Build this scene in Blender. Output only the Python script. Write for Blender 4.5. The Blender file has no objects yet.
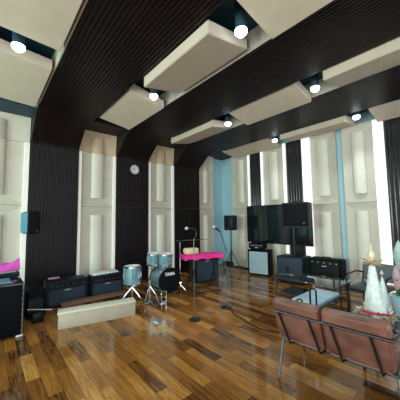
import bpy, bmesh, math, random
from mathutils import Vector, Matrix, Euler
random.seed(7)
S = bpy.context.scene
COL = S.collection
PI = math.pi

# ------------------------------------------------------------------ materials
def mat(name, col, rough=.5, metal=0, var=0.0, vscale=8.0, bump=0.0, bscale=60.0, emit=None, estr=0, coat=0, spec=.5, alpha=1, trans=0):
    m = bpy.data.materials.new(name); m.use_nodes = True
    nt = m.node_tree; b = nt.nodes['Principled BSDF']
    b.inputs['Base Color'].default_value = (*col, 1)
    b.inputs['Roughness'].default_value = rough
    b.inputs['Metallic'].default_value = metal
    b.inputs['Specular IOR Level'].default_value = spec
    b.inputs['Coat Weight'].default_value = coat
    b.inputs['Coat Roughness'].default_value = .12
    b.inputs['Transmission Weight'].default_value = trans
    b.inputs['Alpha'].default_value = alpha
    if emit:
        b.inputs['Emission Color'].default_value = (*emit, 1)
        b.inputs['Emission Strength'].default_value = estr
    tc = nt.nodes.new('ShaderNodeTexCoord')
    if var:
        n = nt.nodes.new('ShaderNodeTexNoise'); n.inputs['Scale'].default_value = vscale; n.inputs['Detail'].default_value = 5
        nt.links.new(tc.outputs['Object'], n.inputs['Vector'])
        r = nt.nodes.new('ShaderNodeValToRGB')
        r.color_ramp.elements[0].position = .3; r.color_ramp.elements[1].position = .7
        r.color_ramp.elements[0].color = (*[max(0, c*(1-var)) for c in col], 1)
        r.color_ramp.elements[1].color = (*[min(1, c*(1+var)) for c in col], 1)
        nt.links.new(n.outputs['Fac'], r.inputs['Fac']); nt.links.new(r.outputs['Color'], b.inputs['Base Color'])
    if bump:
        n = nt.nodes.new('ShaderNodeTexNoise'); n.inputs['Scale'].default_value = bscale
        nt.links.new(tc.outputs['Object'], n.inputs['Vector'])
        bp = nt.nodes.new('ShaderNodeBump'); bp.inputs['Strength'].default_value = bump; bp.inputs['Distance'].default_value = .004
        nt.links.new(n.outputs['Fac'], bp.inputs['Height']); nt.links.new(bp.outputs['Normal'], b.inputs['Normal'])
    return m

def floor_mat():
    m = bpy.data.materials.new('glossy_parquet'); m.use_nodes = True
    nt = m.node_tree; b = nt.nodes['Principled BSDF']; N = nt.nodes.new; L = nt.links.new
    tc = N('ShaderNodeTexCoord')
    br = N('ShaderNodeTexBrick'); br.inputs['Scale'].default_value = 1
    br.inputs['Brick Width'].default_value = .58; br.inputs['Row Height'].default_value = .118
    br.inputs['Mortar Size'].default_value = .0016; br.inputs['Mortar Smooth'].default_value = .3
    br.offset = .37; br.offset_frequency = 2; br.squash = 1
    br.inputs['Color1'].default_value = (0, 0, 0, 1); br.inputs['Color2'].default_value = (1, 1, 1, 1); br.inputs['Mortar'].default_value = (.0, .0, .0, 1)
    L(tc.outputs['Object'], br.inputs['Vector'])
    # second brick lookup, one value per plank
    cr = N('ShaderNodeValToRGB'); e = cr.color_ramp.elements
    e[0].position = 0; e[0].color = (.035, .013, .006, 1)
    e[1].position = 1; e[1].color = (.52, .26, .065, 1)
    for p, c in ((.15, (.07, .025, .008, 1)), (.32, (.17, .068, .015, 1)), (.55, (.245, .098, .02, 1)), (.8, (.36, .16, .033, 1))):
        k = e.new(p); k.color = c
    # grain stretched along the planks
    mp = N('ShaderNodeMapping'); mp.inputs['Scale'].default_value = (1.6, 16, 1); L(tc.outputs['Object'], mp.inputs['Vector'])
    ns = N('ShaderNodeTexNoise'); ns.inputs['Scale'].default_value = 2.2; ns.inputs['Detail'].default_value = 6; ns.inputs['Distortion'].default_value = .8
    L(mp.outputs['Vector'], ns.inputs['Vector'])
    n2 = N('ShaderNodeTexNoise'); n2.inputs['Scale'].default_value = .8; n2.inputs['Detail'].default_value = 2
    L(tc.outputs['Object'], n2.inputs['Vector'])
    a = N('ShaderNodeMath'); a.operation = 'MULTIPLY_ADD'; a.inputs[1].default_value = .75; L(br.outputs['Color'], a.inputs[0])
    s = N('ShaderNodeMath'); s.operation = 'MULTIPLY_ADD'; s.inputs[1].default_value = .95; s.inputs[2].default_value = -.43
    L(ns.outputs['Fac'], s.inputs[0]); L(s.outputs[0], a.inputs[2])
    s2 = N('ShaderNodeMath'); s2.operation = 'MULTIPLY_ADD'; s2.inputs[1].default_value = .5; s2.inputs[2].default_value = -.18
    L(n2.outputs['Fac'], s2.inputs[0])
    ad = N('ShaderNodeMath'); ad.operation = 'ADD'; L(a.outputs[0], ad.inputs[0]); L(s2.outputs[0], ad.inputs[1])
    L(ad.outputs[0], cr.inputs['Fac'])
    mx = N('ShaderNodeMix'); mx.data_type = 'RGBA'; mx.inputs['B'].default_value = (.02, .008, .004, 1)
    L(br.outputs['Fac'], mx.inputs['Factor']); L(cr.outputs['Color'], mx.inputs['A'])
    L(mx.outputs['Result'], b.inputs['Base Color'])
    rr = N('ShaderNodeMath'); rr.operation = 'MULTIPLY_ADD'; rr.inputs[1].default_value = .12; rr.inputs[2].default_value = .07
    L(n2.outputs['Fac'], rr.inputs[0]); L(rr.outputs[0], b.inputs['Roughness'])
    b.inputs['Specular IOR Level'].default_value = .5
    bp = N('ShaderNodeBump'); bp.inputs['Strength'].default_value = .12; bp.inputs['Distance'].default_value = .003
    L(ns.outputs['Fac'], bp.inputs['Height']); L(bp.outputs['Normal'], b.inputs['Normal'])
    return m

M = dict(
    floor=floor_mat(),
    cream=mat('cream_board', (.60, .55, .46), .55, var=.05, vscale=3, bump=.05),
    fabric=mat('beige_fabric', (.6, .5, .39), .85, var=.05, vscale=5, bump=.25, bscale=220),
    tan=mat('tan_hood_warm_glow', (.60, .45, .29), .7, var=.08, vscale=6),  # warm glow from above on the hoods, put into the base colour
    column=mat('ivory_column', (.74, .70, .60), .45, var=.04, vscale=3),
    slat=mat('espresso_slats', (.010, .005, .0052), .42, var=.35, vscale=7, spec=.25),
    slatgloss=mat('espresso_lacquered_slats', (.014, .012, .014), .2, var=.3, vscale=7, spec=.7),
    slatback=mat('espresso_groove', (.006, .0035, .0035), .6),
    seam=mat('seam_black', (.004, .003, .003), .6),
    blue=mat('sky_blue_paint', (.38, .60, .68), .6, var=.06, vscale=2),
    navy=mat('deep_teal_paint', (.012, .05, .075), .6, var=.1),
    white=mat('white_plaster', (.75, .76, .74), .7, var=.03, vscale=2),
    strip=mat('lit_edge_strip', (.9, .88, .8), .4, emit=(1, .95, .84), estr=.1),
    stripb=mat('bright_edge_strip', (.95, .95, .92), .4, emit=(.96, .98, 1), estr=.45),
    led=mat('led_diffuser', (1, 1, 1), .3, emit=(.78, .92, 1), estr=9),
    alu=mat('brushed_aluminium', (.6, .62, .63), .3, 1),
    steel=mat('dark_steel', (.16, .17, .18), .3, .9),
    chrome=mat('chrome', (.75, .78, .8), .12, 1),
    blackm=mat('black_metal', (.012, .014, .016), .32, .3),
    tolex=mat('black_vinyl', (.0025, .0035, .005), .65, bump=.3, bscale=300, var=.2, spec=.12),
    blackp=mat('black_plastic', (.005, .006, .008), .4, spec=.25),
    navyv=mat('navy_vinyl', (.006, .015, .024), .5, var=.2, bump=.3, bscale=250, spec=.25),
    grille=mat('navy_grille_cloth', (.016, .035, .055), .7, var=.25, vscale=60, bump=.5, bscale=400),
    silver=mat('silver_grille_cloth', (.36, .52, .58), .5, var=.1, vscale=40, bump=.5, bscale=400),
    knob=mat('knob_silver', (.7, .7, .68), .3, .8),
    drum=mat('ice_blue_drum_wrap', (.17, .36, .42), .25, .25, var=.12, vscale=9, coat=.6),
    skin=mat('drum_head', (.75, .78, .76), .5),
    blackhead=mat('black_drum_head', (.003, .005, .008), .3, spec=.3),
    letter=mat('white_lettering', (.85, .85, .85), .5),
    pink=mat('magenta_cloth', (.62, .012, .19), .7, var=.15, vscale=7, bump=.4, bscale=30),
    orchid=mat('orchid_cloth', (.6, .07, .42), .7, var=.2, vscale=7),
    pale=mat('pale_pink_cloth', (.8, .6, .72), .8, var=.1),
    bluecloth=mat('grey_blue_cloth', (.13, .24, .3), .8, var=.3, vscale=14),
    beige=mat('beige_canvas', (.62, .48, .32), .8, var=.1),
    leather=mat('dusty_rose_leather', (.165, .072, .053), .34, var=.45, vscale=6, bump=.35, bscale=90),
    piping=mat('leather_piping', (.22, .08, .06), .5),
    screen=mat('tv_screen', (.004, .012, .014), .07, spec=.7),
    darktop=mat('dark_gloss_tabletop', (.03, .032, .036), .08, coat=.6),
    paleseat=mat('pale_blue_vinyl', (.36, .5, .58), .3, var=.06),
    greyseat=mat('charcoal_vinyl', (.035, .045, .05), .35, var=.15),
    mesh=mat('grey_mesh_fabric', (.1, .12, .125), .7, var=.15),
    boxcream=mat('cream_laminate', (.62, .58, .46), .45, var=.06, vscale=6),
    boxfront=mat('stone_laminate', (.42, .38, .29), .5, var=.1, vscale=6),
    wood=mat('reddish_plank', (.2, .1, .065), .45, var=.25, vscale=9),
    darkwood=mat('dark_plank', (.06, .035, .025), .45, var=.25, vscale=9),
    treewhite=mat('frosted_white', (.72, .8, .76), .35, var=.12, vscale=30, bump=.8, bscale=50),
    champagne=mat('champagne_foil', (.78, .66, .48), .4, .2),
    gold=mat('gold_foil', (.75, .5, .25), .3, .6),
    red=mat('red_petals', (.55, .015, .035), .5, var=.2),
    leaf=mat('gold_green_leaf', (.32, .33, .14), .5, var=.3, vscale=20),
    green=mat('green_leaf', (.05, .2, .03), .5, var=.3, vscale=20),
    pot=mat('pale_blue_pot', (.45, .66, .76), .35, var=.05),
    frost=mat('frosted_film', (.45, .6, .56), .25, var=.15, vscale=20, alpha=.75),
    frostpink=mat('frosted_pink_film', (.55, .42, .44), .3, var=.15, vscale=20, alpha=.7),
    glass=mat('window_glass', (1, 1, 1), .02, trans=1, alpha=.25),
    clockface=mat('clock_face', (.72, .76, .78), .4),
    rubber=mat('black_rubber', (.004, .004, .005), .7, spec=.2),
    tape=mat('light_blue_tape', (.35, .6, .66), .5),
    bluelit=mat('cabinet_side_window_light', (.07, .24, .36), .35),  # blue window light on the speaker's side, painted as its colour
)

# ------------------------------------------------------------------ mesh builder
class MB:
    def __init__(s): s.bm = bmesh.new()
    def _add(s, t, mtx=None):
        if mtx is not None: bmesh.ops.transform(t, matrix=mtx, verts=t.verts)
        me = bpy.data.meshes.new('t'); t.to_mesh(me); t.free(); s.bm.from_mesh(me); bpy.data.meshes.remove(me); return s
    def box(s, x0, x1, y0, y1, z0, z1, bev=0, seg=2, mtx=None):
        t = bmesh.new(); bmesh.ops.create_cube(t, size=1)
        bmesh.ops.scale(t, vec=(abs(x1-x0), abs(y1-y0), abs(z1-z0)), verts=t.verts)
        if bev: bmesh.ops.bevel(t, geom=t.edges[:], offset=bev, segments=seg, profile=.5, affect='EDGES')
        bmesh.ops.translate(t, vec=((x0+x1)/2, (y0+y1)/2, (z0+z1)/2), verts=t.verts)
        return s._add(t, mtx)
    def cyl(s, p0, p1, r0, r1=None, n=20, caps=True):
        r1 = r0 if r1 is None else r1
        p0 = Vector(p0); p1 = Vector(p1); d = p1-p0
        t = bmesh.new(); bmesh.ops.create_cone(t, cap_ends=caps, segments=n, radius1=r0, radius2=r1, depth=d.length)
        q = Vector((0, 0, 1)).rotation_difference(d.normalized()).to_matrix().to_4x4()
        return s._add(t, Matrix.Translation((p0+p1)/2) @ q)
    def tube(s, pts, r, n=10):
        pts = [Vector(p) for p in pts]; rings = []
        up = Vector((0, 0, 1))
        for i, p in enumerate(pts):
            d = (pts[min(i+1, len(pts)-1)] - pts[max(i-1, 0)]).normalized()
            a = d.cross(up)
            if a.length < .05: a = d.cross(Vector((1, 0, 0)))
            if rings and a.dot(la) < 0: a = -a
            a.normalize(); la = a; b = d.cross(a).normalized()
            rr = r[i] if isinstance(r, (list, tuple)) else r
            rings.append([s.bm.verts.new(p + (a*math.cos(k*2*PI/n) + b*math.sin(k*2*PI/n))*rr) for k in range(n)])
        for A, B in zip(rings, rings[1:]):
            for k in range(n): s.bm.faces.new((A[k], A[(k+1) % n], B[(k+1) % n], B[k]))
        s.bm.faces.new(rings[0][::-1]); s.bm.faces.new(rings[-1]); return s
    def lathe(s, prof, o=(0, 0, 0), n=24, mtx=None):
        t = bmesh.new(); R = []
        for r, z in prof:
            R.append([t.verts.new((r*math.cos(k*2*PI/n), r*math.sin(k*2*PI/n), z)) for k in range(n)] if r > 1e-5 else [t.verts.new((0, 0, z))])
        for A, B in zip(R, R[1:]):
            for k in range(n):
                k2 = (k+1) % n
                if len(A) == 1 and len(B) == 1: continue
                if len(A) == 1: t.faces.new((A[0], B[k2], B[k]))
                elif len(B) == 1: t.faces.new((A[k], A[k2], B[0]))
                else: t.faces.new((A[k], A[k2], B[k2], B[k]))
        return s._add(t, (Matrix.Translation(o) @ mtx) if mtx is not None else Matrix.Translation(o))
    def sph(s, o, r, sc=(1, 1, 1), u=14, v=8, mtx=None):
        t = bmesh.new(); bmesh.ops.create_uvsphere(t, u_segments=u, v_segments=v, radius=r)
        bmesh.ops.scale(t, vec=sc, verts=t.verts)
        m = Matrix.Translation(o)
        if mtx is not None: m = m @ mtx
        return s._add(t, m)
    def poly(s, pts, faces):
        v = [s.bm.verts.new(p) for p in pts]
        for f in faces:
            try: s.bm.faces.new([v[i] for i in f])
            except ValueError: pass
        return s
    def prism(s, prof, a0, a1, plane='xz'):
        # closed outline prof, extruded along the third axis from a0 to a1
        def P(u, v, w): return (u, w, v) if plane == 'xz' else ((w, u, v) if plane == 'yz' else (u, v, w))
        A = [s.bm.verts.new(P(u, v, a0)) for u, v in prof]; B = [s.bm.verts.new(P(u, v, a1)) for u, v in prof]
        n = len(prof)
        for i in range(n): s.bm.faces.new((A[i], A[(i+1) % n], B[(i+1) % n], B[i]))
        s.bm.faces.new(A[::-1]); s.bm.faces.new(B); return s
    def build(s, name, m, parent=None, ang=35):
        bmesh.ops.recalc_face_normals(s.bm, faces=s.bm.faces)
        me = bpy.data.meshes.new(name); s.bm.to_mesh(me); s.bm.free()
        for p in me.polygons: p.use_smooth = True
        me.set_sharp_from_angle(angle=math.radians(ang))
        me.materials.append(M[m] if isinstance(m, str) else m)
        o = bpy.data.objects.new(name, me); COL.objects.link(o)
        if parent is not None: o.parent = parent
        return o

def tag(o, label=None, cat=None, group=None, kind=None):
    if label: o['label'] = label
    if cat: o['category'] = cat
    if group: o['group'] = group
    if kind: o['kind'] = kind
    return o
def thing(name, label, cat, loc=(0, 0, 0), rz=0, group=None):
    o = bpy.data.objects.new(name, None); COL.objects.link(o)
    o.location = loc; o.rotation_euler = (0, 0, rz); o.empty_display_size = .1
    return tag(o, label, cat, group)
def copy_tree(o, parent=None):
    c = o.copy(); COL.objects.link(c); c.parent = parent
    for ch in [x for x in bpy.data.objects if x.parent == o]: copy_tree(ch, c)
    return c
def struct(o): o['kind'] = 'structure'; return o

# ------------------------------------------------------------------ room shell
XL, YB, ZC = -5.82, 6.15, 3.525       # wall planes and soffit height
XR, YF = 3.4, -4.2
ZT = 3.78                             # ceiling above the recessed rows
struct(MB().box(XL-.2, XR+.2, YF-.2, YB+.2, -.2, 0).build('floor', 'floor'))
struct(MB().box(XL-.2, XL, YF-.2, YB+.2, 0, ZT).build('wall_left', 'blue'))
struct(MB().box(XL, XR, YB, YB+.2, 0, ZT).build('wall_back', 'blue'))
struct(MB().box(XL-.2, XR+.2, YF-.2, YB+.2, ZT, ZT+.2).build('ceiling', 'navy'))
# wall behind the camera and wall on the right, both with tall windows
def wall_with_windows(name, axis, at, thick, a0, a1, openings, z0, z1):
    b = MB()
    def bx(u0, u1, w0, w1):
        if axis == 'y': b.box(u0, u1, at, at+thick, w0, w1)
        else: b.box(at, at+thick, u0, u1, w0, w1)
    bx(a0, a1, 0, z0); bx(a0, a1, z1, ZT)
    c = a0
    for u0, u1 in openings: bx(c, u0, z0, z1); c = u1
    bx(c, a1, z0, z1)
    return struct(b.build(name, 'white'))
FO = [(-5.0, -2.6), (-1.8, .6), (1.2, 3.0)]
RO = [(-3.4, -1.2), (-.4, 1.8), (2.6, 4.8)]
wall_with_windows('wall_front', 'y', YF-.2, .2, XL, XR, FO, .7, 3.0)
wall_with_windows('wall_right', 'x', XR, .2, YF-.2, YB+.2, RO, .7, 3.0)
wn = 1
for axis, at, ops in (('y', YF-.12, FO), ('x', XR+.08, RO)):
    for u0, u1 in ops:
        f = MB(); g = MB()
        def q(mb, a, b_, w0, w1, t0=0, t1=.06):
            if axis == 'y': mb.box(a, b_, at+t0, at+t1, w0, w1)
            else: mb.box(at+t0, at+t1, a, b_, w0, w1)
        q(f, u0, u0+.06, .7, 3.0); q(f, u1-.06, u1, .7, 3.0); q(f, u0+.06, u1-.06, .7, .76); q(f, u0+.06, u1-.06, 2.94, 3.0)
        um = (u0+u1)/2; q(f, um-.03, um+.03, .76, 2.94)
        fo = struct(f.build('window_%d' % wn, 'white')); q(g, u0+.06, um-.03, .76, 2.94, .02, .03); q(g, um+.03, u1-.06, .76, 2.94, .02, .03)
        g.build('window_pane', 'glass', fo); wn += 1
struct(MB().box(XL, -5.35, YB-.03, YB, 0, .09, .004).box(-5.35, XR, YB-.03, YB, 0, .09, .004).build('baseboard_back', 'blackp'))

# ------------------------------------------------------------------ dark soffits and slatted bands
FACE = -5.69
cove = [(FACE, 0), (FACE, 2.96), (-5.675, 3.04), (-5.63, 3.10), (-5.26, 3.385), (-5.12, 3.46), (-4.96, 3.507), (-4.84, ZC)]
def offs(path, d):
    out = []
    for i, p in enumerate(path):
        a = path[max(i-1, 0)]; b = path[min(i+1, len(path)-1)]
        t = Vector((b[0]-a[0], b[1]-a[1])).normalized(); n = Vector((t.y, -t.x))
        out.append((p[0]+n.x*d, p[1]+n.y*d))
    return out
def slat_run(mb, path, y0, y1, pitch, wid, dep):
    n = max(1, round((y1-y0)/pitch)); p = (y1-y0)/n
    fr = offs(path, dep)
    for i in range(n):
        a = y0+p*(i+.5)-wid/2; b = a+wid
        prof = fr + path[::-1]
        mb.prism(prof, a, b)
def band(name, label, wy0, wy1, cy0, cy1, xend=3.3):
    t = thing(name, label, 'slatted panel', (0, 0, 0), 0, 'slatted bands running up the left wall')
    # backing on the wall and cove (solid behind the curve)
    poly = cove + [(XL+.01, ZC), (XL+.01, 0)]
    MB().prism(poly, wy0, wy1).build('backing_board', 'slatback', t)
    low = [(FACE, .0), (FACE, 1.803)]; up = [(FACE, 1.828)] + cove[1:]
    s = MB(); slat_run(s, low, wy0, wy1, .048, .032, .016); s.build('lower_slats', 'slat', t)
    s = MB(); slat_run(s, up, wy0, wy1, .048, .032, .016); s.build('upper_slats', 'slat', t)
    MB().box(-4.84, xend, cy0, cy1, ZC, ZT-.005).box(XL+.01, -4.84, min(wy0, cy0), max(wy1, cy1), ZC+.003, ZT-.005).build('soffit_board', 'slatback', t)
    s = MB(); slat_run(s, [(-4.84, ZC), (xend, ZC)], cy0, cy1, .048, .032, .016); s.build('ceiling_slats', 'slat', t)
    return t
band('slatted_band', 'widest dark slatted band sweeping from left wall over the ceiling above the wall speaker', .625, 1.50, .64, 1.60)
band('slatted_band', 'dark slatted band behind the wall clock, curving up onto the ceiling', 2.35, 3.21, 2.36, 3.42)
band('slatted_band', 'dark slatted band behind the keyboard, last one before the room corner', 4.05, 4.98, 4.10, 5.31)
# plain soffit beyond the ends of the hanging panel rows
for n, (y0, y1) in enumerate(((-.35, .64), (1.6, 2.36), (3.42, 4.10), (5.31, 6.15))):
    struct(MB().box(XL, -5.12, y0+.002, y1-.002, ZC, ZT-.002).build('trim_%d' % (n+1), 'navy' if n == 0 else 'slatback'))
# cream back board of every recessed row
for n, (y, x0) in enumerate(((.622, -5.1), (2.342, -5.1), (4.085, -5.1))):
    struct(MB().box(x0, 3.3, y, y+.016, ZC-.004, ZT-.004).build('trim_%d' % (n+5), 'cream'))
struct(MB().box(XL, 3.3, YF, -.36, ZC, ZT-.002).build('trim_8', 'slatback'))

def wall_slats(name, label, x0, x1, z0=0.09):
    t = thing(name, label, 'slatted panel', (0, 0, 0), 0, 'slatted bands on the back wall')
    MB().box(x0, x1, 6.075, YB-.006, z0, ZC-.004).build('backing_board', 'slatback', t)
    n = max(1, round((x1-x0)/.072)); p = (x1-x0)/n
    for nm, a, b in (('lower_slats', z0, 1.83), ('upper_slats', 1.845, ZC)):
        s = MB()
        for i in range(n):
            c = x0+p*(i+.5); s.cyl((c, 6.078, a), (c, 6.078, b-.004), .024, n=16)
        s.build(nm, 'slatgloss', t)
    return t
wall_slats('slatted_panelling', 'narrow dark slatted strip left of the television, partly behind its top', -4.57, -4.17)
wall_slats('slatted_panelling', 'dark slatted strip behind the right end of the television and the pole speaker', -3.36, -2.92)
wall_slats('slatted_panelling', 'dark blue-sheened slatted panel at the right edge behind the bouquet', -1.19, -.3)

# ------------------------------------------------------------------ cream wall diffusers
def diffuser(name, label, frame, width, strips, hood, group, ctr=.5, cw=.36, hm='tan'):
    """local: u along the wall 0..width, d out of the wall, z up. frame(u,d,z)->world"""
    t = thing(name, label, 'acoustic panel', frame(width/2, 0, 0), 0, group)
    o = Vector(frame(width/2, 0, 0))
    def F(u, d, z): return tuple(Vector(frame(u, d, z)) - o)
    c0 = width*(ctr-cw/2); c1 = width*(ctr+cw/2)
    zt = 3.03 if hood else ZC
    # board with two shallow facetted recesses
    pts = []; faces = []
    def v(*p): pts.append(F(*p)); return len(pts)-1
    D, R = .075, .025
    halves = ((.0, 1.81, .20, 1.63), (1.81, zt, 1.99, 3.36 if not hood else zt))
    for (z0, z1, i0, i1) in halves:
        a = [v(0, D, z0), v(width, D, z0), v(width, D, z1), v(0, D, z1)]
        b = [v(c0, R, i0), v(c1, R, i0), v(c1, R, i1), v(c0, R, i1)]
        for k in range(4):
            k2 = (k+1) % 4; faces.append((a[k], a[k2], b[k2], b[k]))
        faces.append(tuple(b))
    # hood leaning out under the ceiling
    if hood:
        h = [v(0, D, zt), v(width, D, zt), v(width, D+.05, ZC), v(0, D+.05, ZC)]
        hc = [v(c0, R, zt), v(c1, R, zt), v(c1, R+.02, 3.43), v(c0, R+.02, 3.43)]
        hf = [(h[0], hc[0], hc[3], h[3]), (hc[1], h[1], h[2], hc[2]), (hc[3], hc[2], h[2], h[3]), tuple(hc)]
        used = sorted({i for f_ in hf for i in f_}); ix = {i: k for k, i in enumerate(used)}
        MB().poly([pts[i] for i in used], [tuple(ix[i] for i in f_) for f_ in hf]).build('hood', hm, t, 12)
        top = D+.05
    else: top = D
    # sides and back
    bk = [v(0, 0, 0), v(width, 0, 0), v(width, 0, ZC), v(0, 0, ZC)]
    s0 = [v(0, D, 0), v(0, D, zt), v(0, top, ZC)]; s1 = [v(width, D, 0), v(width, D, zt), v(width, top, ZC)]
    faces += [(bk[0], s0[0], s0[1], s0[2], bk[3]), (bk[1], s1[0], s1[1], s1[2], bk[2]), tuple(bk), (bk[3], s0[2], s1[2], bk[2]), (bk[0], s0[0], s1[0], bk[1])]
    MB().poly(pts, faces).build('board', 'cream', t, 12)
    def column(z0, z1, nm, cm='column'):
        b = MB(); n = 12; w = (c1-c0)*.92; cc = (c0+c1)/2
        A = []; B = []
        for k in range(n+1):
            th = PI*k/n
            u = cc-w/2*math.cos(th); d = R+.012+.085*math.sin(th)**.8
            A.append(b.bm.verts.new(F(u, d, z0))); B.append(b.bm.verts.new(F(u, d, z1)))
        for k in range(n): b.bm.faces.new((A[k], A[k+1], B[k+1], B[k]))
        b.bm.faces.new(A[::-1]); b.bm.faces.new(B); b.bm.faces.new((A[0], B[0], B[-1], A[-1]))
        b.build(nm, cm, t)
    column(.22, 1.62, 'lower_column'); column(2.0, 3.34 if not hood else 3.028, 'upper_column')
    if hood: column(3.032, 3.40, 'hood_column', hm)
    g = MB(); g.poly([F(.01, D+.002, 1.805), F(width-.01, D+.002, 1.805), F(width-.01, D+.002, 1.812), F(.01, D+.002, 1.812)], [(0, 1, 2, 3)])
    ln = MB()
    pa, pb = F(.01, D-.004, 1.806), F(width-.01, D+.001, 1.812)
    ln.box(min(pa[0], pb[0]), max(pa[0], pb[0]), min(pa[1], pb[1]), max(pa[1], pb[1]), 1.806, 1.812).build('joint_line', 'seam', t)
    g.bm.free()
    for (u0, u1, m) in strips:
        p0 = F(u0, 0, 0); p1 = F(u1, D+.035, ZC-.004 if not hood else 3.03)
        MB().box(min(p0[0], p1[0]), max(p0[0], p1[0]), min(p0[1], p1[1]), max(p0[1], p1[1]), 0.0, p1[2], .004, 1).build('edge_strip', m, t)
    return t
GL = 'cream diffuser panels along the left wall'; GB = 'cream diffuser panels along the back wall'
def fl(y0):
    return lambda u, d, z: (XL+.005+d, y0+u, z)
def fb(x0):
    return lambda u, d, z: (x0+u, YB-.005-d, z)
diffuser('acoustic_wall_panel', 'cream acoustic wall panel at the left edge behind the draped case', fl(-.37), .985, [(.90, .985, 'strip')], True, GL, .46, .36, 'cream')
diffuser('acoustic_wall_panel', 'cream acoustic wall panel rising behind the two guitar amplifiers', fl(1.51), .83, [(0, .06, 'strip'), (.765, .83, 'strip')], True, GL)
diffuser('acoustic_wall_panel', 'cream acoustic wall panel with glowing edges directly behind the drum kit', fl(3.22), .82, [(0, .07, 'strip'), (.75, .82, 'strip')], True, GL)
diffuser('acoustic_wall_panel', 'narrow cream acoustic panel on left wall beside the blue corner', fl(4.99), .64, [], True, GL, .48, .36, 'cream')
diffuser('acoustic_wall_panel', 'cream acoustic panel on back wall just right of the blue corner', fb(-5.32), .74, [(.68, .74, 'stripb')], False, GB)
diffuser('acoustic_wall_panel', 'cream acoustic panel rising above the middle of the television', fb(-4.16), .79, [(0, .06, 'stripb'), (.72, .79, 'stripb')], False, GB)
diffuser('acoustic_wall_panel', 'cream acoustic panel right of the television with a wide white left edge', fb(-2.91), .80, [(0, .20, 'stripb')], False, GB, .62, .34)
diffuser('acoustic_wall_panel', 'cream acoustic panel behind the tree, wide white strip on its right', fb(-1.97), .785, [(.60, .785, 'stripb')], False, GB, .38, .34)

# ------------------------------------------------------------------ ceiling clouds and lights
GC = 'beige wedge panels hung in rows from the ceiling'
def cloud(label, x0, x1, y0, y1, neardrop, fardrop):
    t = thing('ceiling_panel', label, 'ceiling panel', ((x0+x1)/2, (y0+y1)/2, ZC), 0, GC)
    cx, cy = (x0+x1)/2, (y0+y1)/2
    def P(x, y, z): return (x-cx, y-cy, z-ZC)
    zn, zf = ZC-neardrop, ZC-fardrop
    th = .075
    pr = [(y0-cy, zn-ZC), (y1-cy, zf-ZC), (y1-cy, zf-ZC+th+.06), (y0-cy, zn-ZC+th+.08)]
    b = MB(); b.prism(pr, x0-cx, x1-cx, 'yz')
    bmesh.ops.bevel(b.bm, geom=b.bm.edges[:], offset=.008, segments=2, affect='EDGES')
    b.build('padded_panel', 'fabric', t)
    h = MB()
    for sx in (.2, .8):
        for y, z in ((y0+.12, zn+.06), (y1-.12, zf+.06)):
            x = x0+(x1-x0)*sx; h.cyl(P(x, y, z+.02), P(x, y, ZT), .006, n=8)
    h.build('hanger', 'alu', t); return t
UP, DN = .0, .15
R0 = (-.30, .59); R1 = (1.63, 2.27); R2 = (3.45, 4.04); R3 = (5.34, 6.0)
cloud('beige ceiling panel at the left edge beside the first spotlight, over the left wall', -4.95, -3.55, *R0, .02, .06)
cloud('largest pale ceiling panel filling the top left corner of the view', -3.1, -1.72, *R0, .02, .06)
cloud('beige ceiling panel over the slatted wall beside the clock, flat near edge', -4.84, -3.49, *R1, .0, .10)
cloud('long beige ceiling panel with a lit thick near edge, centre top', -3.03, -1.69, *R1, .15, .02)
cloud('pale ceiling panel cut by the top edge, right of the brightest spotlight', -1.36, .05, *R1, .0, .10)
cloud('beige ceiling panel with thick near edge above the drum kit', -5.0, -3.52, *R2, .13, .02)
cloud('beige ceiling panel in the middle of the ceiling, above the television', -3.07, -1.73, *R2, .0, .10)
cloud('thick-edged beige ceiling panel running out at the right edge', -1.31, .05, *R2, .14, .02)
cloud('beige ceiling panel touching the corner by the blue wall', -5.05, -3.5, *R3, .0, .10)
cloud('slim beige ceiling panel close to the back wall over the television', -3.1, -1.66, *R3, .13, .03)
cloud('beige ceiling panel at the right edge above the dark slatted panel', -1.26, .05, *R3, .0, .10)
proto = thing('spotlight', 'x', 'ceiling light', (0, 0, 0), 0, 'round spotlights in the gaps between ceiling panels')
MB().cyl((0, 0, .06), (0, 0, ZT-3.43), .058, n=24).build('housing', 'navy', proto)
MB().lathe([(.0, .0), (.04, .006), (.062, .03), (.064, .06), (0, .06)]).build('diffuser', 'led', proto)
LP = [(-3.28, .21, 'cold white spotlight at the left edge between the two left ceiling panels'),
      (-3.28, 1.94, 'cold white spotlight above the clock between two beige panels'),
      (-3.30, 3.70, 'cold white spotlight in the middle of the ceiling, above the pink covered keyboard'),
      (-3.28, 5.42, 'cold white spotlight nearest the back wall above the television'),
      (-1.52, 1.94, 'largest brightest cold spotlight at the top, right of the long panel'),
      (-1.52, 3.69, 'cold white spotlight left of the thick-edged panel at the right'),
      (-1.47, 5.40, 'cold white spotlight above the tall cream panel behind the tree')]
for i, (x, y, lb) in enumerate(LP):
    o = proto if i == 0 else copy_tree(proto)
    o.location = (x, y, 3.40); o['label'] = lb
    ld = bpy.data.lights.new('spot_lamp', 'SPOT'); ld.energy = 45; ld.color = (.85, .94, 1); ld.shadow_soft_size = .05; ld.spot_size = math.radians(125); ld.spot_blend = 1
    lo = bpy.data.objects.new('spot_lamp', ld); COL.objects.link(lo); lo.location = (x, y, 3.33)

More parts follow.
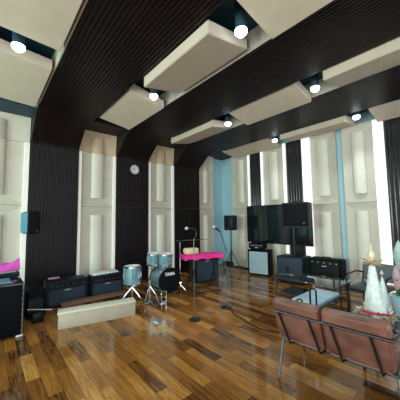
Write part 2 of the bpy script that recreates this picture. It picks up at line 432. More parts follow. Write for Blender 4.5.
# ------------------------------------------------------------------ wall items
t = thing('wall_clock', 'small round white clock on the dark slatted wall', 'clock', (FACE+.017, 2.79, 2.76))
ry = Matrix.Rotation(PI/2, 4, 'Y')
MB().lathe([(0, 0), (.115, 0), (.125, .015), (.118, .035), (.105, .035), (.105, .02)], mtx=ry).build('rim', 'alu', t)
MB().lathe([(0, .015), (.107, .015), (.107, .022), (0, .022)], mtx=ry).build('dial', 'clockface', t)
MB().box(.023, .026, -.004, .004, -.01, .075).build('minute_hand', 'blackp', t)
MB().box(.026, .029, -.052, .01, -.005, .005).build('hour_hand', 'blackp', t)
for k in range(12):
    a = k*PI/6; MB().sph((.024, .088*math.sin(a), .088*math.cos(a)), .006, u=6, v=4).build('hour_mark', 'blackp', t)

t = thing('wall_speaker', 'black loudspeaker bracketed high on the left wall slats', 'speaker', (-5.50, .665, 1.275), math.radians(18))
MB().box(-.15, .095, -.11, .11, 0, .40, .03, 3).build('cabinet', 'blackp', t)
MB().box(.092, .108, -.10, .10, .015, .385, .012, 2).build('grille', 'rubber', t)
MB().box(-.15, .09, -.116, -.109, .02, .38, .003, 1).build('window_lit_side', 'bluelit', t)  # thin sheet that carries the painted window light on the black cabinet
MB().cyl((-.15, 0, .2), (-.22, .03, .2), .02).build('bracket', 'blackm', t)
MB().sph((.109, .05, .05), .01).build('badge', 'knob', t)

t = thing('television', 'large black flat screen television on the back wall', 'television', (-3.64, 5.93, .80))
MB().box(-.97, .97, -.02, .03, 0, 1.06, .008).build('bezel', 'blackp', t)
MB().box(-.95, .95, -.024, -.019, .025, 1.04).build('screen', 'screen', t)
MB().box(-.3, .3, .03, .11, .3, .75, .01).build('wall_mount', 'blackm', t)
MB().box(-.04, .04, -.026, -.02, .006, .018).build('badge', 'knob', t)

# ------------------------------------------------------------------ amplifiers
def amp(name, label, loc, rz, w, d, h, grille='grille', body='tolex', panelz=.1, handle=True, cat='amplifier', nk=6, km='knob'):
    """front faces local -Y"""
    t = thing(name, label, cat, loc, rz, None)
    b = MB(); b.box(-w/2, w/2, -d/2+.02, d/2, .015, h, .014, 2); b.box(-w/2, w/2, -d/2, -d/2+.03, .015, .045, .006, 1)
    b.box(-w/2, -w/2+.03, -d/2, -d/2+.03, .045, h, .006, 1); b.box(w/2-.03, w/2, -d/2, -d/2+.03, .045, h, .006, 1); b.box(-w/2+.03, w/2-.03, -d/2, -d/2+.03, h-.03, h, .006, 1)
    b.build('cabinet', body, t)
    MB().box(-w/2+.035, w/2-.035, -d/2+.004, -d/2+.022, .05, h-.05-panelz, .004, 1).build('grille', grille, t)
    if panelz:
        MB().box(-w/2+.032, w/2-.032, -d/2+.006, -d/2+.022, h-.04-panelz, h-.035, .002, 1).build('control_panel', 'blackp', t)
        for k in range(nk):
            x = -w/2+.08+(w-.16)*k/(nk-1); MB().cyl((x, -d/2+.008, h-.04-panelz/2), (x, -d/2-.012, h-.04-panelz/2), .013, .011, n=12).build('knob', km, t)
    MB().box(-.05, .05, -d/2-.001, -d/2+.006, h-.08-panelz, h-.06-panelz, .002, 1).build('name_plate', 'knob', t)
    if handle:
        MB().tube([(-.1, 0, h-.002), (-.085, 0, h+.025), (.085, 0, h+.025), (.1, 0, h-.002)], .009, 8).build('handle', 'rubber', t)
    for sx in (-1, 1):
        for sy in (-1, 1):
            MB().cyl((sx*(w/2-.05), sy*(d/2-.05), 0), (sx*(w/2-.05), sy*(d/2-.05), .018), .018, n=12).build('foot', 'rubber', t)
    return t
amp('guitar_amplifier', 'low wide black combo amplifier left of the silver-topped one', (-5.10, 1.175, 0), PI/2, .66, .30, .445, nk=7, body='navyv', handle=False, km='steel')
a2 = amp('guitar_amplifier', 'black combo amplifier with a pale towel on top, beside the drums', (-5.08, 1.89, 0), PI/2, .62, .28, .43, nk=8, handle=False, body='navyv', km='steel')
b = MB(); b.box(-5.25, -4.99, 1.62, 2.13, .431, .462, .012, 2); tag(b.build('folded_towel', 'white'), 'folded white towel lying on the amplifier beside the drums', 'towel')
amp('guitar_cabinet', 'pale blue-grey speaker cabinet in black frame below the television', (-3.95, 5.59, 0), math.radians(12), .58, .30, .665, 'silver', 'tolex', 0, False, 'speaker cabinet')
amp('compact_amplifier', 'small black amplifier head on the pale speaker cabinet', (-4.02, 5.60, .667), math.radians(12), .44, .22, .17, 'blackp', 'tolex', .05, True, 'amplifier', 5)
t = amp('bass_amplifier', 'black amplifier with silver knobs below the panel right of the television', (-2.255, 5.62, .22), math.radians(-2), .66, .30, .39, 'blackp', 'tolex', .08, True, 'amplifier', 5)
t = thing('amplifier_stand', 'low black stand under the knobbed amplifier right of the television', 'stand', (-2.26, 5.62, 0))
MB().box(-.33, .33, -.14, .14, .19, .218, .006).build('shelf', 'blackm', t)
for sx in (-1, 1):
    for sy in (-1, 1): MB().cyl((sx*.3, sy*.11, 0), (sx*.3, sy*.11, .19), .015, n=10).build('leg', 'blackm', t)
t = amp('bass_cabinet', 'dark navy speaker cabinet on floor behind the pink covered keyboard', (-4.58, 4.12, 0), math.radians(78), .62, .38, .56, 'grille', 'navyv', 0, False, 'speaker cabinet')
# subwoofer, pole and top speaker
t = thing('subwoofer', 'square dark navy subwoofer under the pole speaker', 'subwoofer', (-2.98, 5.55, 0), math.radians(4))
MB().box(-.31, .31, -.25, .25, .02, .60, .018).build('cabinet', 'navyv', t)
MB().box(-.28, .28, -.262, -.249, .05, .57, .008).build('grille', 'grille', t)
MB().lathe([(0, 0), (.05, .0), (.05, .01), (0, .012)], (-.03, -.262, .33), mtx=Matrix.Rotation(PI/2, 4, 'X')).build('badge', 'blackp', t)
for sx in (-1, 1):
    for sy in (-1, 1): MB().cyl((sx*.25, sy*.2, 0), (sx*.25, sy*.2, .022), .02, n=10).build('foot', 'rubber', t)
MB().cyl((.02, .0, .6), (.02, .0, .618), .05).build('pole_socket', 'blackm', t)
tag(MB().cyl((-2.955, 5.55, .62), (-2.955, 5.55, 1.27), .018).build('speaker_pole', 'blackm'), 'thin black pole rising from the subwoofer in front of the television', 'pole')
t = thing('loudspeaker', 'black loudspeaker on the subwoofer pole in front of the television', 'speaker', (-2.83, 5.55, 1.272), math.radians(8))
pr = [(-.31, -.2), (.31, -.2), (.26, .17), (-.26, .17)]
b = MB(); b.prism([(x, y) for x, y in pr], 0, .58, 'xy'); bmesh.ops.bevel(b.bm, geom=b.bm.edges[:], offset=.02, segments=2, affect='EDGES'); b.build('cabinet', 'blackp', t)
MB().box(-.28, .28, -.212, -.199, .03, .55, .01).build('grille', 'rubber', t)
MB().tube([(.13, .0, .578), (.1, 0, .612), (-.1, 0, .612), (-.13, 0, .578)], .012).build('handle', 'rubber', t)
MB().sph((.2, -.214, .1), .014).build('badge', 'knob', t)
# tripod speaker in the corner
t = thing('tripod_stand', 'black tripod stand holding the small speaker in the blue corner', 'stand', (-4.82, 5.42, 0))
MB().cyl((0, 0, .12), (0, 0, 1.16), .017).build('pole', 'blackm', t)
MB().cyl((0, 0, .5), (0, 0, .58), .03).build('collar', 'blackm', t)
for k in range(3):
    a = .4+k*2*PI/3; MB().tube([(0.02*math.cos(a), .02*math.sin(a), .54), (.32*math.cos(a), .32*math.sin(a), .012)], .011, 8).build('leg', 'blackm', t)
    MB().tube([(0.0, 0, .14), (.17*math.cos(a), .17*math.sin(a), .26)], .007, 6).build('brace', 'blackm', t)
t = thing('loudspeaker', 'small black loudspeaker on a tripod in front of the blue corner', 'speaker', (-4.82, 5.42, 1.162), math.radians(10))
MB().box(-.155, .155, -.13, .13, 0, .43, .025, 3).build('cabinet', 'navyv', t)
MB().box(-.14, .14, -.142, -.129, .02, .41, .01).build('grille', 'blackp', t)
MB().sph((0, -.143, .05), .01).build('badge', 'knob', t)

# ------------------------------------------------------------------ draped road case on the left
t = thing('equipment_case', 'large black equipment case with bright metal edges at the left edge', 'case', (-4.48, -.125, 0))
MB().box(-.42, .42, -.55, .55, .03, .66, .012).build('body', 'tolex', t)
MB().box(-.43, .43, -.56, .56, .66, .69, .01).build('lid', 'darktop', t)
for sx in (-1, 1):
    for sy in (-1, 1):
        e = MB(); e.box(sx*.425-.005, sx*.425+.005, sy*.555-.005, sy*.555+.005, .03, .66, .003, 1)
        for k in range(9): e.sph((sx*.432, sy*.545, .08+k*.068), .008, u=8, v=5)
        e.build('metal_edge', 'steel', t)
        MB().box(sx*.40-.04, sx*.40+.04, sy*.53-.04, sy*.53+.04, 0, .032, .008).build('corner_foot', 'knob', t)
# cloths and things on it
def cloth(name, label, m, x0, x1, y0, y1, zf, n=16, th=.008):
    b = MB(); V = [[b.bm.verts.new((x0+(x1-x0)*i/n, y0+(y1-y0)*j/n, zf(i/n, j/n))) for j in range(n+1)] for i in range(n+1)]
    for i in range(n):
        for j in range(n): b.bm.faces.new((V[i][j], V[i+1][j], V[i+1][j+1], V[i][j+1]))
    W = [[b.bm.verts.new((v.co.x, v.co.y, v.co.z-th)) for v in r] for r in V]
    for i in range(n):
        for j in range(n): b.bm.faces.new((W[i][j], W[i][j+1], W[i+1][j+1], W[i+1][j]))
    rim = [(i, 0) for i in range(n)]+[(n, j) for j in range(n)]+[(i, n) for i in range(n, 0, -1)]+[(0, j) for j in range(n, 0, -1)]
    for k in range(len(rim)):
        a, c = rim[k], rim[(k+1) % len(rim)]
        b.bm.faces.new((V[a[0]][a[1]], W[a[0]][a[1]], W[c[0]][c[1]], V[c[0]][c[1]]))
    o = b.build(name, m, None, 60)
    return tag(o, label, 'cloth')
t = thing('small_keyboard', 'slim dark keyboard lying on the black case under the pink cloth', 'keyboard', (-4.66, .02, .69), math.radians(3))
MB().box(-.15, .15, -.46, .40, .004, .075, .012).build('body', 'navyv', t)
MB().box(.0, .13, -.42, .36, .075, .083, .003, 1).build('keys', 'white', t)
MB().box(-.13, -.02, -.42, .36, .075, .079, .003, 1).build('panel', 'blackp', t)
for sy in (-.4, .34): MB().cyl((0, sy, 0), (0, sy, .005), .02, n=10).build('foot', 'rubber', t)
cloth('pink_cloth', 'crumpled orchid pink cloth heaped at the back of the black case', 'orchid', -4.84, -4.55, -.05, .43,
      lambda u, v: .792+.14*math.sin(PI*min(1, max(0, u)))**.8*(.05+.95*v)*(1+.2*math.sin(11*v+5*u)))
cloth('grey_cloth', 'grey blue cloth spread over the front of the black case', 'bluecloth', -4.46, -4.10, -.15, .30,
      lambda u, v: .705+.045*abs(math.sin(5*u+3*v))*math.sin(PI*u)*math.sin(PI*v)+.004)
b = MB()
for k in range(5): b.tube([(-4.3+.05*math.cos(a*.5+k)*(1+.3*k), .0+.07*math.sin(a*.5+k)+.02*k, .765+.012*k) for a in range(13)], .007, 6)
tag(b.build('coiled_cable', 'skin'), 'coiled pale cable on the grey cloth on the black case', 'cable')

# bag and round item between case and amps
t = thing('gear_bag', 'soft black gear bag on the floor left of the wide amplifier', 'bag', (-4.84, .66, 0))
MB().box(-.25, .22, -.14, .13, 0, .44, .05, 3).build('body', 'tolex', t)
MB().tube([(.0, -.09, .43), (.0, -.06, .475), (.0, .04, .475), (.0, .07, .43)], .01, 8).build('handle', 'rubber', t)
MB().box(.215, .225, -.1, .09, .1, .3, .004, 1).build('pocket', 'navyv', t)
t = thing('tambourine', 'round red and white hand drum lying on the wide black amplifier', 'tambourine', (-5.05, .97, .448))
MB().lathe([(.095, 0), (.1, .0), (.1, .045), (.095, .045), (.095, 0)]).build('rim', 'rubber', t)
MB().lathe([(0, .04), (.093, .04), (.093, .046), (0, .046)]).build('head', 'pale', t)
MB().lathe([(.035, .046), (.06, .046), (.06, .05), (.035, .05), (.035, .046)]).build('ring_mark', 'red', t)

# long cream box, plank
t = thing('long_box', 'long low cream bench box on the floor in front of amplifiers', 'box', (-3.907, 1.36, 0), math.radians(-13.7))
MB().box(-.10, .10, -.53, .53, 0, .20, .006).build('body', 'boxfront', t)
MB().box(-.11, .11, -.54, .54, .20, .225, .006).build('lid', 'boxcream', t)
t = thing('wooden_plank', 'long reddish wooden plank on low blocks behind the cream box', 'plank', (-4.60, 1.50, 0), math.radians(-2))
MB().box(-.10, .13, -.50, .60, .12, .145, .005).build('board', 'wood', t)
for y in (-.42, .5): MB().box(-.08, .08, y-.05, y+.05, 0, .12, .005).build('block', 'darkwood', t)
tag(MB().cyl((-4.62, .55, .165), (-4.34, .82, .175), .008, n=8).build('drumstick', 'skin'), 'thin pale stick poking out left of the cream box', 'stick')
bpy.data.objects['drumstick'].location = (0, 0, 0)
t = thing('floor_box', 'small dark floor box beneath the pale stick', 'box', (-4.50, .66, 0))
MB().box(-.09, .09, -.07, .07, 0, .14, .01).build('body', 'blackp', t)
MB().box(-.07, .07, -.05, .05, .139, .145, .002, 1).build('lid', 'rubber', t)

# ------------------------------------------------------------------ drum kit
def drum(t_, axis_pts, r, lugs, name='shell', head='skin', front='skin', m='drum'):
    p0, p1 = Vector(axis_pts[0]), Vector(axis_pts[1]); d = (p1-p0).normalized()
    b = MB(); b.cyl(p0, p1, r, n=36, caps=False); b.build(name, m, t_)
    for p, q, mm in ((p0, p0+d*.006, head), (p1-d*.006, p1, front)):
        MB().cyl(p, q, r-.004, n=36).build('drum_head', mm, t_)
    for p in (p0, p1):
        q = Vector((0, 0, 1)).rotation_difference(d).to_matrix().to_4x4()
        MB().lathe([(r-.008, -.014), (r+.008, -.014), (r+.008, .014), (r-.008, .014), (r-.008, -.014)], p, 36, q).build('hoop', 'chrome' if m == 'drum' and r < .22 else 'blackp', t_)
    a = d.orthogonal().normalized(); c = d.cross(a)
    L_ = (p1-p0).length
    for k in range(lugs):
        th = 2*PI*(k+.5)/lugs; rad = a*math.cos(th)+c*math.sin(th)
        lg = MB(); q0 = p0+d*.01+rad*(r+.014); q1 = p1-d*.01+rad*(r+.014); lg.cyl(q0, q1, .004, n=6)
        mid = (p0+p1)/2+rad*(r+.008); lg.cyl(mid-d*min(.05, L_*.2), mid+d*min(.05, L_*.2), .011, n=8); lg.build('lug', 'chrome', t_)
ang = math.radians(-4)
kd = Vector((math.cos(ang), math.sin(ang), 0))   # the bass drum's front faces this way
kc = Vector((-4.40, 2.92, -.02))
t = thing('bass_drum', 'ice blue bass drum with black front head, centre of the kit', 'drum', (0, 0, 0))
t.location = kc
pf = kd*.12+Vector((0, 0, .275)); pb = -kd*.28+Vector((0, 0, .275))
drum(t, (pb, pf), .25, 8, front='blackhead')
s = Vector((-kd.y, kd.x, 0))
for sg in (-1, 1):
    MB().tube([pf-kd*.06+s*sg*.24+Vector((0, 0, -.08)), pf+kd*.06+s*sg*.34+Vector((0, 0, -.245))], .008, 8).build('spur', 'chrome', t)
tc = bpy.data.curves.new('lettering', 'FONT'); tc.body = 'TAMA'; tc.size = .085; tc.align_x = 'CENTER'; tc.extrude = .001; tc.offset = .003
tmp = bpy.data.objects.new('tmp', tc); COL.objects.link(tmp); dg = bpy.context.evaluated_depsgraph_get()
me = bpy.data.meshes.new_from_object(tmp.evaluated_get(dg)); bpy.data.objects.remove(tmp)
me.materials.append(M['letter']); lo = bpy.data.objects.new('lettering', me); COL.objects.link(lo); lo.parent = t
R3x = Matrix((s, Vector((0, 0, 1)), kd)).transposed().to_4x4()
lo.matrix_local = Matrix.Translation(pf+kd*.003+Vector((0, 0, .10))) @ R3x
# toms on the bass drum
for lb, off, rr in (('ice blue rack tom mounted on left of the bass drum', Vector((-.25, -.15, 0)), .125), ('ice blue rack tom mounted on right of the bass drum', Vector((0, .0, 0)), .133)):
    t = thing('rack_tom', lb, 'drum', kc+off+Vector((-.03, -.02, .555)), 0, None)
    ax = (Vector((0, 0, 1))+kd*.12).normalized()
    drum(t, (ax*.0+Vector((0, 0, .02)), ax*.22+Vector((0, 0, .02))), rr, 6)
    MB().tube([(0, 0, .02), (0, 0, -.02)], .011, 8).build('mount', 'chrome', t)
# snare-like tom on a chrome tripod
t = thing('snare_drum', 'ice blue drum on a chrome stand left of the bass drum', 'drum', (-4.42, 2.15, 0))
drum(t, ((0, 0, .30), (0, 0, .62)), .152, 8)
st = MB(); 
t2 = thing('drum_stand', 'chrome tripod stand under the left ice blue drum', 'stand', (-4.42, 2.15, 0))
MB().cyl((0, 0, .06), (0, 0, .28), .012, n=12).build('pole', 'chrome', t2)
for k in range(3):
    a = .5+k*2*PI/3; c, s_ = math.cos(a), math.sin(a)
    MB().tube([(0, 0, .24), (.12*c, .12*s_, .13), (.22*c, .22*s_, .012)], .012, 8).build('leg', 'chrome', t2)
    MB().tube([(0, 0, .17), (.08*c, .08*s_, .23), (.13*c, .13*s_, .282)], .008, 8).build('arm', 'chrome', t2)
t = thing('hi_hat_stand', 'chrome hi-hat stand with splayed legs between the drums', 'stand', (-4.02, 2.30, 0))
MB().cyl((0, 0, .05), (0, 0, .40), .009, n=10).build('pole', 'chrome', t)
for k in range(3):
    a = .9+k*2*PI/3; c, s_ = math.cos(a), math.sin(a)
    MB().tube([(0, 0, .3), (.10*c, .10*s_, .16), (.15*c, .15*s_, .012)], .011, 8).build('leg', 'chrome', t)
MB().box(-.04, .04, -.16, .06, .012, .03, .005).build('pedal', 'chrome', t)
t = thing('bass_drum_pedal', 'chrome pedal on the floor at the foot of the drums', 'pedal', (-3.92, 2.52, 0), .9)
MB().box(-.05, .05, -.13, .13, 0, .012, .004).build('plate', 'alu', t)
MB().box(-.035, .035, -.12, .09, .02, .03, .004, mtx=Matrix.Rotation(.14, 4, 'X')).build('footboard', 'chrome', t)
for sx in (-1, 1): MB().cyl((sx*.045, .1, .01), (sx*.045, .1, .17), .007, n=8).build('post', 'chrome', t)
MB().tube([(-.045, .1, .165), (.045, .1, .165)], .006).build('axle', 'chrome', t)
# boom stand behind the kit
t = thing('boom_stand', 'thin boom microphone stand with level arm behind the bass drum', 'microphone stand', (-4.53, 3.36, 0))
MB().cyl((0, 0, .06), (0, 0, 1.0), .010, n=10).build('pole', 'chrome', t)
for k in range(3):
    a = -.6+k*2*PI/3; c, s_ = math.cos(a), math.sin(a)
    MB().tube([(0, 0, .22), (.24*c, .24*s_, .012)], .008, 8).build('leg', 'chrome', t)
MB().tube([(-.16, -.06, 1.0), (.42, .47, 1.04)], .008, 8).build('boom_arm', 'steel', t)
MB().cyl((-.02, 0, 1.0), (.02, 0, 1.0), .02, n=12).build('clutch', 'blackp', t)

# ------------------------------------------------------------------ keyboard under magenta cloth
kr = math.atan2(.30, .86)
t = thing('keyboard', 'stage keyboard hidden under a magenta cover in the room middle', 'keyboard', (-4.0, 3.50, .65), -kr+math.radians(0))
MB().box(-.16, .16, -.38, .44, 0, .085, .015).build('body', 'blackp', t)
MB().box(.02, .15, -.36, .41, .085, .095, .003, 1).build('keys', 'white', t)
MB().box(-.15, .0, -.36, .41, .085, .09, .003, 1).build('panel', 'rubber', t)
def kcover():
    b = MB(); n = 22
    prof = [(-.19, .03), (-.185, .07), (-.16, .108), (0, .114), (.15, .108), (.18, .075), (.188, .022)]
    rings = []
    for j in range(n+1):
        y = -.40+.87*j/n; w = 1+.02*math.sin(j*2.1)
        rings.append([b.bm.verts.new((x*w+.006*math.sin(j*1.3+k), y, z+(.014*math.sin(j*.9+k*2) if z < .04 else .004*math.sin(j*1.7)))) for k, (x, z) in enumerate(prof)])
    for A, B_ in zip(rings, rings[1:]):
        for k in range(len(prof)-1): b.bm.faces.new((A[k], A[k+1], B_[k+1], B_[k]))
    b.bm.faces.new(rings[0]); b.bm.faces.new(rings[-1][::-1])
    return b
o = kcover().build('keyboard_cover', 'pink', None, 60); o.location = (-4.0, 3.50, .65); o.rotation_euler = (0, 0, -kr)
tag(o, 'magenta cloth cover draped over the stage keyboard', 'cover')
t = thing('keyboard_stand', 'black folding cross stand under the pink covered keyboard', 'stand', (-4.0, 3.50, 0), -kr)
for y in (-.24, .3):
    MB().tube([(-.2, y, .012), (.14, y, .635)], .014, 8).build('leg', 'blackm', t)
    MB().tube([(.2, y+.03, .012), (-.14, y+.03, .635)], .014, 8).build('leg', 'blackm', t)
for x in (-.14, .14): MB().tube([(x, -.30, .637), (x, .4, .637)], .011, 8).build('crossbar', 'blackm', t)
for x in (-.2, .2): MB().tube([(x, -.26, .014), (x, .4, .014)], .012, 8).build('floor_bar', 'blackm', t)
t = thing('canvas_bag', 'small beige canvas pouch on the left end of magenta cover', 'bag', (-4.05, 3.29, .768), -kr+.1)
b = MB(); b.box(-.10, .10, -.15, .15, 0, .13, .045, 4)
b.build('body', 'beige', t)
MB().box(-.004, .004, -.12, .12, .127, .134, .002, 1).build('zip', 'darkwood', t)

# ------------------------------------------------------------------ microphone stands
def mic_stand(label, loc, h, pts, micdir, groupn=None):
    t = thing('microphone_stand', label, 'microphone stand', loc, 0, None)
    MB().lathe([(0, 0), (.085, 0), (.085, .012), (.04, .022), (.015, .04), (0, .04)]).build('base', 'blackm', t)
    MB().cyl((0, 0, .03), (0, 0, h), .0065, n=12).build('pole', 'steel', t)
    MB().cyl((0, 0, h*.55), (0, 0, h*.55+.08), .014, n=12).build('clutch', 'blackp', t)
    MB().tube(pts, .0075, 8).build('boom_arm', 'blackm', t)
    e = Vector(pts[-1]); d = Vector(micdir).normalized()
    MB().cyl(e-d*.01, e+d*.11, .011, .017, n=14).build('microphone', 'blackp', t)
    MB().sph(tuple(e+d*.13), .028).build('microphone_grille', 'knob', t)
    return t
mic_stand('gooseneck microphone on straight stand before the pink keyboard', (-2.91, 2.42, 0), 1.2, [(0, 0, 1.2), (.03, .03, 1.25), (.03, .03, 1.31), (.01, .0, 1.345)], (-.15, -.8, .1))
mic_stand('microphone stand with tilted boom standing between keyboard and television', (-2.93, 3.13, 0), 1.03, [(.03, .02, .93), (0, 0, 1.03), (-.03, -.02, 1.16), (-.07, -.04, 1.28)], (-.3, -.6, .5))
b = MB(); b.tube([(-2.80, 3.12, .012), (-2.65, 3.0, .008), (-2.5, 2.97, .008), (-2.3, 2.9, .008), (-2.05, 2.86, .008), (-1.8, 2.95, .008)], .007, 8)
tag(b.build('floor_cable', 'rubber'), 'thin black cable trailing across the floor from a microphone stand', 'cable')
tag(MB().box(-3.27, -3.16, 1.92, 1.96, 0, .012, .004).build('marker_strip', 'tape'), 'small pale blue tape mark on the open wooden floor', 'tape')

# ------------------------------------------------------------------ rose leather sofa seen from behind
SX, SY, SR = -.87, 2.50, math.radians(5)
t = thing('leather_sofa', 'dusty rose leather two-seat sofa on black metal legs, back to the viewer', 'sofa', (SX, SY, 0), SR)
lean = math.radians(-21)
def backc(x0, x1):
    b = MB(); b.box(x0, x1, -.045, .045, 0, .41, .034, 4)
    mt = Matrix.Translation((0, -.26, .385)) @ Matrix.Rotation(math.radians(22), 4, 'X')
    bmesh.ops.transform(b.bm, matrix=mt, verts=b.bm.verts)
    o = b.build('back_cushion', 'leather', t)
    p = MB(); 
    pts = []
    for a, z in ((x0+.03, .012), (x1-.03, .012), (x1-.012, .04), (x1-.012, .37), (x1-.03, .398), (x0+.03, .398), (x0+.012, .37), (x0+.012, .04), (x0+.03, .012)):
        pts.append(mt @ Vector((a, -.043, z)))
    p.tube(pts, .005, 6); p.build('piping', 'piping', o)
backc(-.49, -.085); backc(-.07, .385)
for x0, x1 in ((-.48, -.08), (-.065, .38)):
    s_ = MB(); s_.box(x0, x1, -.24, .29, .35, .45, .03, 3); s_.build('seat_cushion', 'leather', t)
def BP(x, z, off=-.062):   # a point on the rear face of the leaning back
    return Matrix.Translation((0, -.26, .385)) @ Matrix.Rotation(math.radians(22), 4, 'X') @ Vector((x, off, z))
for (a, b_) in ((-.50, .40),):
    MB().tube([BP(a, .32), BP(b_, .32)], .0105, 10).build('back_rail', 'blackm', t)
for x in (-.40, -.14, .03, .29):
    MB().tube([BP(x-.03, .32), BP(x+.015, -.01), (x+.02, -.2, .335)], .0095, 8).build('back_strut', 'blackm', t)
for sx in (-.48, .39):
    e = .03 if sx > 0 else -.03
    MB().tube([(sx+e, -.31, .008), (sx, -.25, .34)], [.011, .0145], 10).build('leg', 'steel', t)
    MB().tube([(sx+e, .30, .008), (sx, .25, .34)], [.011, .0145], 10).build('leg', 'steel', t)
    MB().tube([BP(sx, .32), (sx+e*.5, -.12, .62), (sx+e*.5, .22, .60), (sx+e*.5, .27, .57), (sx, .27, .34)], .010, 8).build('armrest', 'blackm', t)
f = MB()
for y in (-.23, .27): f.tube([(-.48, y, .335), (.39, y, .335)], .012, 8)
for x in (-.44, -.035, .37): f.tube([(x, -.23, .335), (x, .27, .335)], .012, 8)
f.build('seat_frame', 'blackm', t)

# ------------------------------------------------------------------ tables and bench beyond the sofa
t = thing('coffee_table', 'low dark gloss table standing before the subwoofer', 'table', (-2.03, 4.32, 0), math.radians(-2))
MB().box(-.56, .56, -.33, .33, .42, .447, .012, 3).build('tabletop', 'darktop', t)
for sx in (-1, 1):
    for sy in (-1, 1): MB().tube([(sx*.51, sy*.28, 0.0), (sx*.49, sy*.26, .42)], .014, 8).build('leg', 'blackm', t)
MB().box(-.46, .46, -.24, .24, .16, .172, .004, 1).build('shelf', 'darktop', t)

t = thing('metal_bench', 'black metal armed bench with pale blue seats behind the sofa', 'bench', (-1.535, 3.42, 0))
for y0, y1 in ((-.35, -.01), (.01, .36)):
    MB().box(-.17, .17, y0, y1, .40, .445, .012, 3).build('seat', 'paleseat', t)
f = MB()
for x in (-.18, .18): f.tube([(x, -.37, .40), (x, .38, .40)], .013, 8)
for y in (-.365, 0, .375): f.tube([(-.18, y, .395), (.18, y, .395)], .012, 8)
f.build('seat_frame', 'blackm', t)
for y in (-.37, .385):
    for x in (-.17, .17): MB().tube([(x, y, 0), (x, y, .40)], .013, 8).build('leg', 'blackm', t)
    MB().tube([(.09, y, .40), (.09, y, .60), (.10, y, .625), (.15, y, .635), (.165, y, .61), (.165, y, .40)], .0115, 8).build('armrest', 'blackm', t)

t = thing('plant_table', 'dark low table carrying the white tree and the potted bouquet', 'table', (-.50, 3.18, 0), math.radians(4))
MB().box(-.46, .46, -.33, .33, .43, .455, .01, 3).build('tabletop', 'darktop', t)
for sx in (-.37, .41):
    for sy in (-.28, .28): MB().tube([(sx, sy, 0), (sx, sy, .43)], .014, 8).build('leg', 'blackm', t)

def armchair(label, loc, rz):
    t = thing('armchair', label, 'armchair', loc, rz, 'charcoal armchairs at the right')
    MB().box(-.23, .23, -.26, .24, .37, .44, .03, 3).build('seat', 'greyseat', t)
    b = MB(); b.box(-.22, .22, -.025, .025, 0, .28, .02, 3); bmesh.ops.transform(b.bm, matrix=Matrix.Translation((0, .26, .46)) @ Matrix.Rotation(-.16, 4, 'X'), verts=b.bm.verts)
    b.build('backrest', 'mesh', t)
    for sx in (-1, 1):
        MB().tube([(sx*.26, -.25, 0.0), (sx*.26, -.25, .55), (sx*.26, -.2, .60), (sx*.26, .1, .61), (sx*.25, .29, .57)], .014, 8).build('armrest', 'blackm', t)
        MB().tube([(sx*.25, .31, 0), (sx*.24, .27, .42), (sx*.23, .33, .73)], .014, 8).build('leg', 'blackm', t)
    f = MB(); f.tube([(-.26, -.24, .37), (.26, -.24, .37)], .012, 8); f.tube([(-.24, .25, .37), (.24, .25, .37)], .012, 8); f.build('seat_frame', 'blackm', t)
    return t
armchair('charcoal armchair with grey back behind the small white tree', (-1.17, 4.55, 0), math.radians(-6))

# ------------------------------------------------------------------ white tree with wreath
t = thing('white_tree', 'small white cone tree with gold star and red flowers', 'christmas tree', (-.76, 2.985, .457))
b = MB(); n = 26; prof = [(.10, .02), (.108, .06), (.088, .16), (.069, .26), (.052, .36), (.038, .46), (.028, .54), (0, .57)]
b.lathe(prof, n=n)
for v in b.bm.verts:
    v.co.x *= 1+random.uniform(-.04, .04); v.co.y *= 1+random.uniform(-.04, .04)
for k in range(90):
    a = random.random()*2*PI; z = random.uniform(.04, .52); r = .108*(1-z/.66)-.002
    b.sph((r*math.cos(a), r*math.sin(a), z), random.uniform(.008, .017), u=6, v=4)
b.build('cone', 'treewhite', t)
g = MB()
for k in range(9):
    a = k*2*PI/9+.2; L_ = random.uniform(.10, .14); dz = random.uniform(-.03, .05)
    d = Vector((math.cos(a), math.sin(a), dz/.1)).normalized()
    o0 = Vector((0, 0, .575)); s_ = d.cross(Vector((0, 0, 1))).normalized()
    p = [o0, o0+d*L_*.5+s_*.022, o0+d*L_, o0+d*L_*.5-s_*.022, o0+d*L_*.5+Vector((0, 0, .010)), o0+d*L_*.5-Vector((0, 0, .010))]
    g.poly([tuple(q) for q in p], [(0, 1, 4), (1, 2, 4), (2, 3, 4), (3, 0, 4), (1, 0, 5), (2, 1, 5), (3, 2, 5), (0, 3, 5)])
g.build('gold_bow', 'gold', t)
MB().lathe([(0, .57), (.018, .60), (.034, .645), (.026, .68), (.008, .71), (.005, .76), (0, .78)], n=12).build('spire', 'champagne', t)
def leafset(nm, m, n, r0, r1, z0, z1, size, par, ctr=(0, 0)):
    b = MB()
    for k in range(n):
        a = random.random()*2*PI; r = random.uniform(r0, r1); z = random.uniform(z0, z1)
        o0 = Vector((ctr[0]+r*math.cos(a), ctr[1]+r*math.sin(a), z))
        d = Vector((math.cos(a+random.uniform(-.8, .8)), math.sin(a+random.uniform(-.8, .8)), random.uniform(-.1, .9))).normalized()
        s_ = d.cross(Vector((0, 0, 1))).normalized(); L_ = size*random.uniform(.7, 1.2); u = s_.cross(d)*.004
        p = [o0-u, o0+d*L_*.5+s_*L_*.24, o0+d*L_, o0+d*L_*.5-s_*L_*.24, o0+d*L_*.45+u*2.5]
        b.poly([tuple(q) for q in p], [(0, 1, 4), (1, 2, 4), (2, 3, 4), (3, 0, 4), (0, 3, 2, 1)])
    return b.build(nm, m, par)
leafset('wreath_leaves', 'leaf', 170, .09, .16, .01, .07, .055, t)
leafset('cream_blossoms', 'treewhite', 60, .10, .15, .04, .10, .045, t)
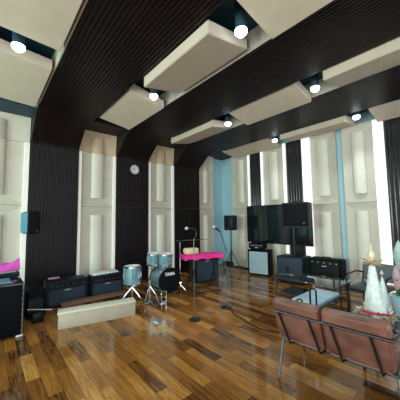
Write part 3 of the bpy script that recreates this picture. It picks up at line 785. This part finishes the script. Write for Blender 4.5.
for k, (a, r) in enumerate(((-1.95, .15), (-1.55, .165), (-1.15, .15), (-.7, .17))):
    fl_ = MB(); c0 = Vector((r*math.cos(a), r*math.sin(a), .105))
    for q in range(7):
        th = q*2*PI/7; d = Vector((math.cos(th), math.sin(th), .35)).normalized(); s_ = d.cross(Vector((0, 0, 1))).normalized()
        p = [c0, c0+d*.03+s_*.018, c0+d*.055, c0+d*.03-s_*.018, c0+d*.025+Vector((0, 0, .006)), c0+d*.025-Vector((0, 0, .004))]
        fl_.poly([tuple(x) for x in p], [(0, 1, 4), (1, 2, 4), (2, 3, 4), (3, 0, 4), (1, 0, 5), (2, 1, 5), (3, 2, 5), (0, 3, 5)])
    fl_.sph(tuple(c0+Vector((0, 0, .008))), .009, u=8, v=5)
    fl_.build('red_flower', 'red', t)

t = thing('small_white_tree', 'tiny frosted cone tree right of the big white tree', 'christmas tree', (-.755, 3.31, .457))
b = MB(); b.lathe([(.0, 0), (.045, 0), (.048, .03), (.05, .15), (.03, .28), (.012, .36), (0, .40)], n=14)
for k in range(30):
    a = random.random()*2*PI; z = random.uniform(.02, .34); r = .046*(1-z/.42)
    b.sph((r*math.cos(a), r*math.sin(a), z), .010, u=6, v=4)
b.build('cone', 'treewhite', t)
MB().lathe([(0, .39), (.02, .415), (0, .46)], n=8).build('tip', 'champagne', t)

t = thing('potted_bouquet', 'pale blue pot with green leaves and frosted plume at right edge', 'potted plant', (-.60, 3.36, .457))
MB().lathe([(0, 0), (.085, 0), (.105, .19), (.11, .20), (.10, .20), (.085, .17), (0, .17)], n=28).build('pot', 'pot', t)
leafset('foliage', 'green', 60, .0, .05, .19, .27, .07, t)
leafset('red_blooms', 'red', 26, .0, .07, .26, .38, .06, t)
MB().tube([(0, .02, .17), (-.01, .02, .4), (-.02, .02, .52)], .006, 8).build('stem', 'green', t)
b = MB(); b.lathe([(0, .46), (.035, .52), (.055, .60), (.045, .68), (.02, .75), (0, .79)], n=10); bmesh.ops.scale(b.bm, vec=(1, .35, 1), verts=b.bm.verts); b.build('frosted_plume', 'frost', t)
b = MB(); b.lathe([(0, .2), (.03, .3), (.04, .40), (.02, .50), (0, .53)], (-.03, -.03, 0), n=10); b.build('pink_plume', 'frostpink', t)

# black cables along the base of the back wall
b = MB(); b.tube([(-5.2, 5.95, .012), (-4.95, 5.98, .03), (-4.7, 5.93, .02), (-4.45, 5.96, .03), (-4.2, 5.9, .015)], .014, 8); b.tube([(-5.1, 5.88, .01), (-4.8, 5.85, .01), (-4.5, 5.9, .012)], .009, 8)
tag(b.build('wall_cables', 'rubber'), 'bundle of black cables along the wall left of the pale cabinet', 'cable')

# ------------------------------------------------------------------ light: daylight through the windows
def area(name, loc, rot, sx, sy, e, col):
    l = bpy.data.lights.new(name, 'AREA'); l.shape = 'RECTANGLE'; l.size = sx; l.size_y = sy; l.energy = e; l.color = col
    o = bpy.data.objects.new(name, l); COL.objects.link(o); o.location = loc; o.rotation_euler = rot
for i, (u0, u1) in enumerate(FO): area('daylight', ((u0+u1)/2, YF+.02, 1.85), (PI/2, 0, 0), u1-u0, 2.2, (170, 95, 90)[i], ((.66, 1, .84), (.95, 1, .97), (1, .95, .9))[i])
for i, (u0, u1) in enumerate(RO): area('daylight', (XR-.02, (u0+u1)/2, 1.85), (0, PI/2, 0), 2.2, u1-u0, 32, (.9, .97, 1))
w = bpy.data.worlds.new('World'); S.world = w; w.use_nodes = True
w.node_tree.nodes['Background'].inputs['Color'].default_value = (.75, .9, 1, 1); w.node_tree.nodes['Background'].inputs['Strength'].default_value = 2.0

# ------------------------------------------------------------------ camera
cam = bpy.data.cameras.new('camera'); co = bpy.data.objects.new('camera', cam); COL.objects.link(co)
cam.sensor_width = 36; cam.lens = 36*245.25/400; cam.clip_start = .05
R = Matrix(((0.65943824, 0.06716501, 0.74875234), (0.75162707, -0.04026574, -0.65835812), (-0.01406956, 0.99692905, -0.0770358)))
co.matrix_world = Matrix.Translation((0, 0, 1.5)) @ R.to_4x4()
S.camera = co
S.view_settings.view_transform = 'Standard'; S.view_settings.look = 'None'; S.view_settings.gamma = 1
S.view_settings.use_curve_mapping = False; S.view_settings.exposure = 0.32
